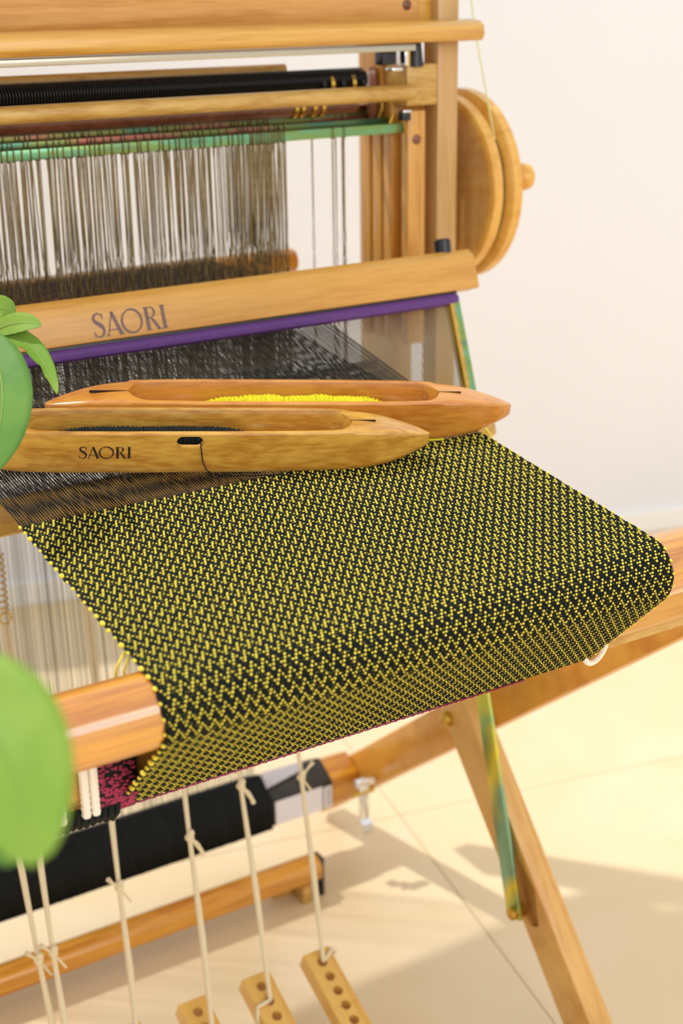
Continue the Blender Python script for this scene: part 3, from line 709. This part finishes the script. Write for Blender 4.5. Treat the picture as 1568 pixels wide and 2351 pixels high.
def bumps(L, mat, name, cols=6):
    A = np.array(L); s, e, wx, wy, h = A.T
    x = -HW + e*ES + rng.normal(0, .00012, len(s)); s = s + rng.normal(0, .00012, len(s))
    mg = .0016 if mat == 'yellow' else -.0002
    ok = (x > -HW+mg) & (x < HW-mg) & (s > .0004); x, s, wx, wy, h = x[ok], s[ok], wx[ok], wy[ok], h[ok]
    wx = wx*ES*.5*rng.uniform(.88, 1.12, len(x)); wy = wy*PS*.5*rng.uniform(.9, 1.1, len(x)); h = h*rng.uniform(.85, 1.15, len(x))
    y, z, ty_, tz_, ny, nz = at(s); ny, nz = ny*NS, nz*NS
    n = len(x); ang = np.arange(6)*np.pi/3
    V = np.zeros((n, 13, 3))
    for k in range(6):
        for lv, (rad, hh) in enumerate(((1, -.1), (.78, .66))):
            u = np.cos(ang[k])*rad*wx; v = np.sin(ang[k])*rad*wy*1.1; H = hh*h
            V[:, lv*6+k] = np.stack([x+u, y+ty_*v+ny*H, z+tz_*v+nz*H], 1)
    V[:, 12] = np.stack([x, y+ny*h, z+nz*h], 1)
    T = []
    for k in range(6):
        k2 = (k+1) % 6; T += [(k, k2, 6+k2), (k, 6+k2, 6+k), (6+k, 6+k2, 12)]
    T = np.array(T)
    if NS < 0: T = T[:, ::-1]
    Fm = (T[None]+13*np.arange(n)[:, None, None]).reshape(-1, 3)
    return part(name, np_mesh(name, V.reshape(-1, 3), Fm), mat, cloth, smooth='all', kind='stuff')
bumps(big, 'yellow', 'weft_yarn'); bumps(blk, 'black_yarn', 'warp_floats')
# yellow turns at the selvedges
bm = bmesh.new()
for sd_ in (-1, 1):
    for p in range(0, NP-6, 4):
        s = (p+.5)*PS; y, z, ty_, tz_, ny, nz = [float(v) for v in at(s)]
        rr_ = random.uniform(.0010, .0017) if sd_ > 0 and random.random() > .06 else random.uniform(.0014, .0026)
        x = sd_*(HW+.0002)
        sphere((x, y+ny*NS*.0002, z+nz*NS*.0002), rr_, (.7, 1.15, .7), bm, 8, 6)
part('selvedge_turns', bm, 'yellow', cloth, smooth='all', kind='stuff')
# pink edge yarn along the underside and at the left end of the roller
pts = []
for i in range(900):
    x = -HW-.003+(2*HW-.06)*i/899; s = LEN_EDGE+.0012+.0007*math.sin(i*1.7)+.0005*math.sin(i*.31)
    y, z, _, _, ny, nz = [float(v) for v in at(s)]; pts.append((x, y+ny*NS*(.001+.0006*math.sin(i*2.3)), z+nz*NS*(.001+.0006*math.cos(i*2.9))-.0004))
part('pink_edge_yarn', tube(pts, .00055, 5), 'pink', cloth, smooth='all', label='thin pink yarn along the lower edge')
V = []; bm = bmesh.new()
pk = [(.046, -.064), (.044, -.083), (.0445, -.102), (.052, -.1145), (.066, -.1212)]
for k in range(420):
    t = random.random()*3.999; i = int(t); q = t-i; yy = pk[i][0]*(1-q)+pk[i+1][0]*q; zz = pk[i][1]*(1-q)+pk[i+1][1]*q
    x = -.218+.024*random.random(); sphere((x, yy-.002, zz), .0010, (1.5, .8, .8), bm, 6, 4)
part('pink_weft', bm, 'pink', cloth, smooth='all', kind='stuff')
part('start_band', prism_x([(.043, -.062), (.0425, -.102), (.051, -.1160), (.066, -.1220), (.068, -.1205), (.054, -.113), (.046, -.100), (.0465, -.062)], -.221, -.192, .0008), 'black_yarn', cloth, label='dark pink and black starting band')
bm = bmesh.new()
for k in range(9):
    x = -.245+.0045*k; tube([(x, .049, -.1185+random.uniform(-.001, .001)), (x+.002, .044, -.112), (x+.004, .047, -.104)], .0022, 7, bm)
part('warp_knots', bm, 'black_yarn', cloth, smooth='all', kind='stuff')

# warp ends
REED = np.array([.4420, .0774]); slope1 = (.0774-.029)/(.4420-.2065)
up = []; lo = []; bk_ = []; hang = []
nW = 184
def jit(a): return rng.normal(0, a)
for i in range(nW):
    x = -HW+.001 + (2*HW-.002)*i/(nW-1) + jit(.00012)
    shaft = i % 2; ye = SH[0 if shaft else 2][0]; ze = .029+slope1*(ye-.2065)
    up.append([(x, .2055, .0287), (x+jit(.0001), .4420, .0774+jit(.0001)), (x+jit(.0001), ye, ze+jit(.0003)), (x+jit(.001), .700, .1015)])
for i in range(nW-1):
    x = -HW+.002 + (2*HW-.004)*i/(nW-2) + jit(.0002)
    ye = .56; lo.append([(x, .2055, .0284), (x, .330, .040+jit(.0004)), (x+jit(.0002), .4355, .050+jit(.0003)), (x+jit(.0001), ye, .064), (x+jit(.001), .700, .099)])
part('warp_threads', strands(up, .0005, 4), 'black_warp', cloth, smooth='all', kind='stuff')
part('lower_warp_threads', strands(lo, .00045, 4), 'black_warp', cloth, smooth='all', kind='stuff')
for i in range(300):
    x = -HW-.004 + (2*HW+.012)*i/299 + jit(.0012)
    x2 = -.225+.44*i/299 + jit(.0006)
    y0 = .7115+jit(.0006)
    bk_.append([(x, .700, .1015), (x, .712, .1032), (x, .7235, .097), (x, .727, .088), ((x*.45+x2*.55), (.727+WR[0]+.003)/2, (.088+WR[1]+.040)/2), (x2, WR[0]+.001, WR[1]+.041)])
part('back_warp_threads', strands(bk_, [random.choice((.00016, .0002, .0002, .00026, .0005)) for _ in bk_], 4), 'back_warp', cloth, smooth='all', kind='stuff')
# loose yellow tails
part('yarn_tail', tube([(-HW, .03, .004), (-HW-.007, .027, -.004), (-HW-.006, .033, -.014), (-HW-.003, .035, -.022)], .0009, 6), 'yellow', cloth, smooth='all')
part('yarn_tail', tube([(-HW+.001, .026, .003), (-HW-.003, .026, -.008), (-HW+.003, .034, -.020)], .0008, 6), 'yellow', cloth, smooth='all')

# ================================================================== SHUTTLES
pn = Vector((0, -.2031, .9792)); sh_th = math.radians(-21)
sdx = Vector((math.cos(sh_th), math.sin(sh_th), 0)); sdx = (sdx-pn*sdx.dot(pn)).normalized(); sdy = pn.cross(sdx)
HL = .19
def sm(t): t = max(0, min(1, t)); return t*t*(3-2*t)
def hwf(x): return .0225*max(0.0, 1-min(1, abs(x)/HL)**4.2)**.72 + .0004
def shuttle_mesh():
    NX = 120; NR = 40; bm = bmesh.new(); rings = []
    for i in range(NX+1):
        u = -1+2*i/NX; u = math.copysign(1-(1-abs(u))**1.25, u); x = u*HL; a = abs(u)
        hw = hwf(x)
        e = max(0, (a-.62)/.38)
        zb = .0140*e**2.3; zt = .0345 - .0115*max(0, (a-.60)/.40)**2.4
        if zt < zb+.001: zt = zb+.001
        c = .125                                  # half length of the well
        ins = 1-sm((abs(x)-c+.004)/.004)
        endr = math.sqrt(max(0, 1-max(0, (abs(x)-(c-.014))/.014)**2)) if abs(x) > c-.014 else 1
        wi = max(hw-.0052, .0002)*max(endr, .0)*(1 if abs(x) < c else 0) + (0.0002 if abs(x) < c else .0002)
        wi = min(wi, hw-.003) if abs(x) < c else min(.0003, hw*.3)
        dp = .025 if abs(x) < c else 0.0
        zf = zt-dp
        br = min(.004, hw*.5)                     # outer rounding
        pr = [(wi, zf), (wi, zt-.0008 if dp else zt), (wi+.0006 if dp else wi+.0001, zt)]
        tr = .0016 if dp else min(.006, hw*.5)
        for k in range(5):
            t = k/4*math.pi/2; pr.append((hw-tr+tr*math.sin(t), zt-tr*(1 if dp else .5)+tr*(1 if dp else .5)*math.cos(t)))
        pr.append((hw, (zt+zb)/2))
        bh = min(.006, (zt-zb)*.35)
        for k in range(5):
            t = k/4*math.pi/2; pr.append((hw-br+br*math.cos(t), zb+bh-bh*math.sin(t)))
        pr.append((.0, zb))
        full = pr + [(-p, q) for p, q in pr[-2::-1]]
        rings.append([bm.verts.new((x, p, q)) for p, q in full])
    n = len(rings[0])
    for a, b in zip(rings, rings[1:]):
        for k in range(n): bm.faces.new((a[k], b[k], b[(k+1) % n], a[(k+1) % n]))
    bm.faces.new(rings[0]); bm.faces.new(rings[-1][::-1])
    bmesh.ops.recalc_face_normals(bm, faces=bm.faces)
    return tomesh(bm, 'shuttle_body')
base_sh = shuttle_mesh()
def slot_cutter(x0, x1, z, r, yy):
    bm = bmesh.new(); N = 12; pts = []
    for k in range(N+1): a = -math.pi/2+math.pi*k/N; pts.append((x1-r+r*math.cos(a), z+r*math.sin(a)))
    for k in range(N+1): a = math.pi/2+math.pi*k/N; pts.append((x0+r+r*math.cos(a), z+r*math.sin(a)))
    a = [bm.verts.new((x, yy[0], zz)) for x, zz in pts]; b = [bm.verts.new((x, yy[1], zz)) for x, zz in pts]
    fs = [bm.faces.new(a), bm.faces.new(b[::-1])]
    for i in range(len(pts)): fs.append(bm.faces.new((a[(i+1) % len(pts)], a[i], b[i], b[(i+1) % len(pts)])))
    bmesh.ops.recalc_face_normals(bm, faces=fs); return tomesh(bm)
def set_m(o, c, mat4, parent=None):
    o.matrix_basis = mat4
def frame(c): return Matrix(((sdx.x, sdy.x, pn.x, c.x), (sdx.y, sdy.y, pn.y, c.y), (sdx.z, sdy.z, pn.z, c.z), (0, 0, 0, 1)))
P1 = Vector((0, .2065, .0295))
def centre(tip): # tip given in world, height .020 above the warp
    c = Vector(tip) - sdx*HL - pn*.0195; return c
tip1 = Vector((.1296, .1816, .0439)); tip2 = Vector((.2251, .2000, .0477))
C1 = centre(tip1); C2 = centre(tip2)
def lpart(name, me, mat, root, smooth=True, label=None, kind=None):
    if isinstance(me, bmesh.types.BMesh): me = tomesh(me, name)
    if not me.materials: me.materials.append(M[mat])
    if smooth:
        me.polygons.foreach_set('use_smooth', [True]*len(me.polygons))
        if smooth != 'all': me.set_sharp_from_angle(angle=math.radians(40))
    o = bpy.data.objects.new(name, me); COL.objects.link(o); o.parent = root
    if label: o['label'] = label
    if kind: o['kind'] = kind
    return o
def shuttle(C, label, mat, hole, text):
    root = bpy.data.objects.new('boat_shuttle', None); COL.objects.link(root); root.matrix_world = frame(C)
    tag(root, label, 'shuttle', 'wooden boat shuttles lying on the warp')
    me = base_sh.copy()
    if hole:
        me = boolean_cut(me, slot_cutter(-.0115, .0085, .0275, .0046, (-.03, -.012)))
        me.materials.clear()
    body = lpart('body', me, mat, root)
    for s in (-1, 1):
        lpart('end_slit', box(min(s*.126, s*.156), max(s*.126, s*.145), -.0003, .0003, .0325, .0346, 0), 'hole', root)
    lpart('spindle', tube([(-.126, .0, .016), (.126, .0, .016)], .0022, 10), 'steel', root)
    if text:
        def pl(p): return Vector((-.0835+p.x*.0385/3.5, -hwf(-.0835+p.x*.0385/3.5)-.00012, .0142+p.y*.0096))
        lpart('lettering', saori(pl), 'burn', root, smooth=False, label='burnt-in dark lettering')
    return root
s1 = shuttle(C1, 'nearer wooden boat shuttle with burnt lettering and oval hole, lying on the warp', 'shuttle', True, True)
s2 = shuttle(C2, 'farther plain wooden boat shuttle, its open well holding bright yellow yarn', 'shuttle2', False, False)
def bobbin(C, label, mat, x0, x1, rad, lump, rootname):
    root = bpy.data.objects.new('yarn_bobbin', None); COL.objects.link(root); root.matrix_world = frame(C+pn*.0165)
    tag(root, label, 'bobbin', None)
    lpart('quill', tube([(x0-.012, 0, 0), (x1+.014, 0, 0)], .0034, 14), 'paper', root)
    bm = bmesh.new(); NX = int((x1-x0)/.0011); rings = []; n = 22
    for i in range(NX+1):
        t = i/NX; env = min(1, 5*t, 5*(1-t))**.6
        r = .0035+(rad-.0035)*env*(1+lump*math.sin(t*23)*.5+lump*math.sin(t*51+1)*.3)
        rings.append([bm.verts.new((x0+(x1-x0)*t, (r+.0005*math.sin(i*1.9+k*.57*1.0))*math.cos(2*math.pi*k/n), (r+.0005*math.sin(i*1.9+k*.57))*math.sin(2*math.pi*k/n))) for k in range(n)])
    for a, b in zip(rings, rings[1:]):
        for k in range(n): bm.faces.new((a[k], b[k], b[(k+1) % n], a[(k+1) % n]))
    bm.faces.new(rings[0]); bm.faces.new(rings[-1][::-1])
    lpart('wound_yarn', bm, mat, root, smooth='all')
    P = []; turns = int((x1-x0)/.0024)
    for dr in (1, -1):
        t = np.linspace(0.02, .98, turns*14); env = np.minimum(1, np.minimum(5*t, 5*(1-t)))**.6
        r = .0035+(rad-.0035)*env*(1+lump*np.sin(t*23)*.5+lump*np.sin(t*51+1)*.3)+.0004
        a = t*turns*2*np.pi*dr
        P.append(np.stack([x0+(x1-x0)*t+.002*np.sin(a*.37), r*np.cos(a), r*np.sin(a)], 1))
    lpart('yarn_strand', strands(P, .0006, 5), mat, root, smooth='all')
    return root
b1 = bobbin(C1, 'black yarn bobbin inside the nearer shuttle', 'black_yarn', -.108, .053, .0108, .05, 'b')
b2 = bobbin(C2, 'bright yellow yarn bobbin inside the farther shuttle', 'lime', -.072, .088, .0122, .16, 'b')
# thread leaving the oval hole and lying along the shuttle's foot
tl = [(.0055, -.0175, .0280), (.0065, -.0232, .0262), (.0072, -.0243, .0205), (.0085, -.0246, .012), (.0115, -.0248, .005), (.0155, -.0252, .0014), (.03, -.0272, .0007), (.055, -.0268, .0008), (.085, -.0255, .0008)]
tl = [Vector(t)-Vector((0, 0, .0165)) for t in tl]
lpart('thread_end', tube(tl, .00045, 6), 'black_yarn', b1, smooth='all')
tl = [Vector(t)-Vector((0, 0, .0165)) for t in [(.100, -.0215, .001), (.116, -.0215, .001), (.130, -.020, .001)]]
lpart('thread_end', tube(tl, .0008, 6), 'lime', b2, smooth='all')

# ================================================================== PLANT AND TAIL
FPX = 3296.2
def unp(px, py, d): return CAMP + (fw + rr*((px-784)/FPX) - uu*((py-1175.5)/FPX))*d
part('yarn_tail', tube([unp(1098, 974, 1.222), unp(1112, 981, 1.221), unp(1122, 993, 1.219), unp(1131, 1003, 1.217), unp(1131, 1011, 1.215), unp(1121, 1010, 1.2), unp(1112, 1008, 1.19)], .0009, 6), 'yellow', cloth, smooth='all', label='loose yellow end beside the right selvedge')
plant = thing('potted_plant', 'leafy green potted plant at the left, its pale leaves reaching over the loom', 'plant', (-.62, -.02, FZ))
def leaf(base, ctrl, tip, width, mat, nh, fold=.18, curl=0, shape=(.9, 1.25), notch=False, n=30, mk=9):
    base, ctrl, tip, nh = Vector(base), Vector(ctrl), Vector(tip), Vector(nh).normalized()
    V = []; F = []
    mid = []
    for i in range(n+1):
        t = i/n; p = base*(1-t)**2 + ctrl*2*t*(1-t) + tip*t*t
        tg = ((ctrl-base)*(1-t)+(tip-ctrl)*t).normalized(); s = tg.cross(nh).normalized(); up_ = s.cross(tg)
        wv = width*.5*(math.sin(math.pi*min(1, t**shape[0])))**(1/shape[1]) if 0 < t < 1 else .0004
        for j in range(-mk//2+1, mk//2+1):
            q = j/(mk//2); ww = wv
            if notch and q > 0 and t > .45: ww = wv*(1-.28*max(0, math.sin(t*26))-.15*random.random()*(t > .5))
            vein = .00012*math.sin(t*44+abs(q)*5)*abs(q)
            V.append(p + s*(q*ww) + up_*(fold*abs(q)*ww - curl*ww*q*q*.5 + vein*2))
        mid.append(p-up_*.0003)
    m_ = len(V)//(n+1)
    top = len(V)
    V2 = V + [v - nh*.0005 for v in V]
    for i in range(n):
        for j in range(m_-1):
            a = i*m_+j; F.append((a, a+1, a+m_+1, a+m_)); F.append((top+a, top+a+m_, top+a+m_+1, top+a+1))
        for j in (0, m_-1):
            a = i*m_+j; F.append((a, a+m_, top+a+m_, top+a))
    me = np_mesh('leaf', [tuple(v) for v in V2], F)
    o = part('leaf', me, mat, plant, smooth='all')
    part('midrib', tube([v+(Vector(nh)*.0002) for v in mid], .0008, 6, rfun=lambda t: .0011*(1-t)+.0002), 'midrib', o, smooth='all')
    return o
def toward(p): return (CAMP-Vector(p)).normalized()
hub = unp(-30, 770, 1.03); vz = Vector((0, 0, 1))
nrm = (toward(hub)+vz*.5).normalized()
leaf(hub, unp(34, 728, 1.02), unp(94, 748, 1.01), .0165, 'leaf', nrm, .12, shape=(1.1, 1.7))
leaf(hub, unp(84, 752, 1.02), unp(131, 904, .98), .0170, 'leaf', nrm+rr*.3, .22, shape=(.75, 1.8), notch=True)
leaf(unp(-28, 775, 1.03), unp(30, 765, 1.04), unp(44, 788, 1.05), .0085, 'leaf', nrm, .1)
leaf(unp(-45, 748, 1.03), unp(0, 684, 1.035), unp(31, 726, 1.04), .022, 'leaf', nrm, .1, shape=(1, 1.7))
leaf(unp(-38, 770, 1.01), unp(54, 905, .965), unp(-45, 1095, .94), .0400, 'leaf_deep', toward(hub), .06, shape=(.85, 2.1))
hub2 = unp(-150, 1560, .50)
leaf(hub2, unp(40, 1640, .47), unp(75, 1990, .455), .0440, 'leaf', toward(hub2)+vz*.2, .26, shape=(.9, 2.0))
leaf(hub2, unp(-40, 1680, .50), unp(20, 1990, .49), .040, 'leaf_deep', toward(hub2)+vz*.2, .12, shape=(.9, 2.0))
pb = Vector((-.62, -.02, FZ+.16)); base = pb
part('stem', tube([pb, pb+Vector((.0, .02, .3)), pb+Vector((.12, .08, .52)), hub+Vector((-.12, .02, -.08)), hub+Vector((-.03, .0, -.01)), hub], .004, 8, rfun=lambda t: .0065-.0045*t), 'stem', plant, smooth='all')
part('stem', tube([pb, pb+Vector((.02, -.06, .25)), pb+Vector((.06, -.14, .48)), hub2+Vector((-.05, .03, -.04)), hub2], .003, 8, rfun=lambda t: .005-.0035*t), 'stem', plant, smooth='all')
part('pot', lathe([(0, .085), (.15, .11), (.155, .118), (.18, .118), (.18, .108), (.16, .104), (.155, 0)], (-.62, -.02, FZ), (0, 0, 1), 40), 'pot', plant)
part('soil', lathe([(.1555, .103), (.166, .09), (.168, 0)], (-.62, -.02, FZ), (0, 0, 1), 30), 'soil', plant)

# ------------------------------------------------------------------ lift everything so that the floor is at z = 0
for o in list(COL.objects):
    if o.parent is None and o.name not in ('camera', 'sun', 'window_daylight'): o.location.z += LIFT
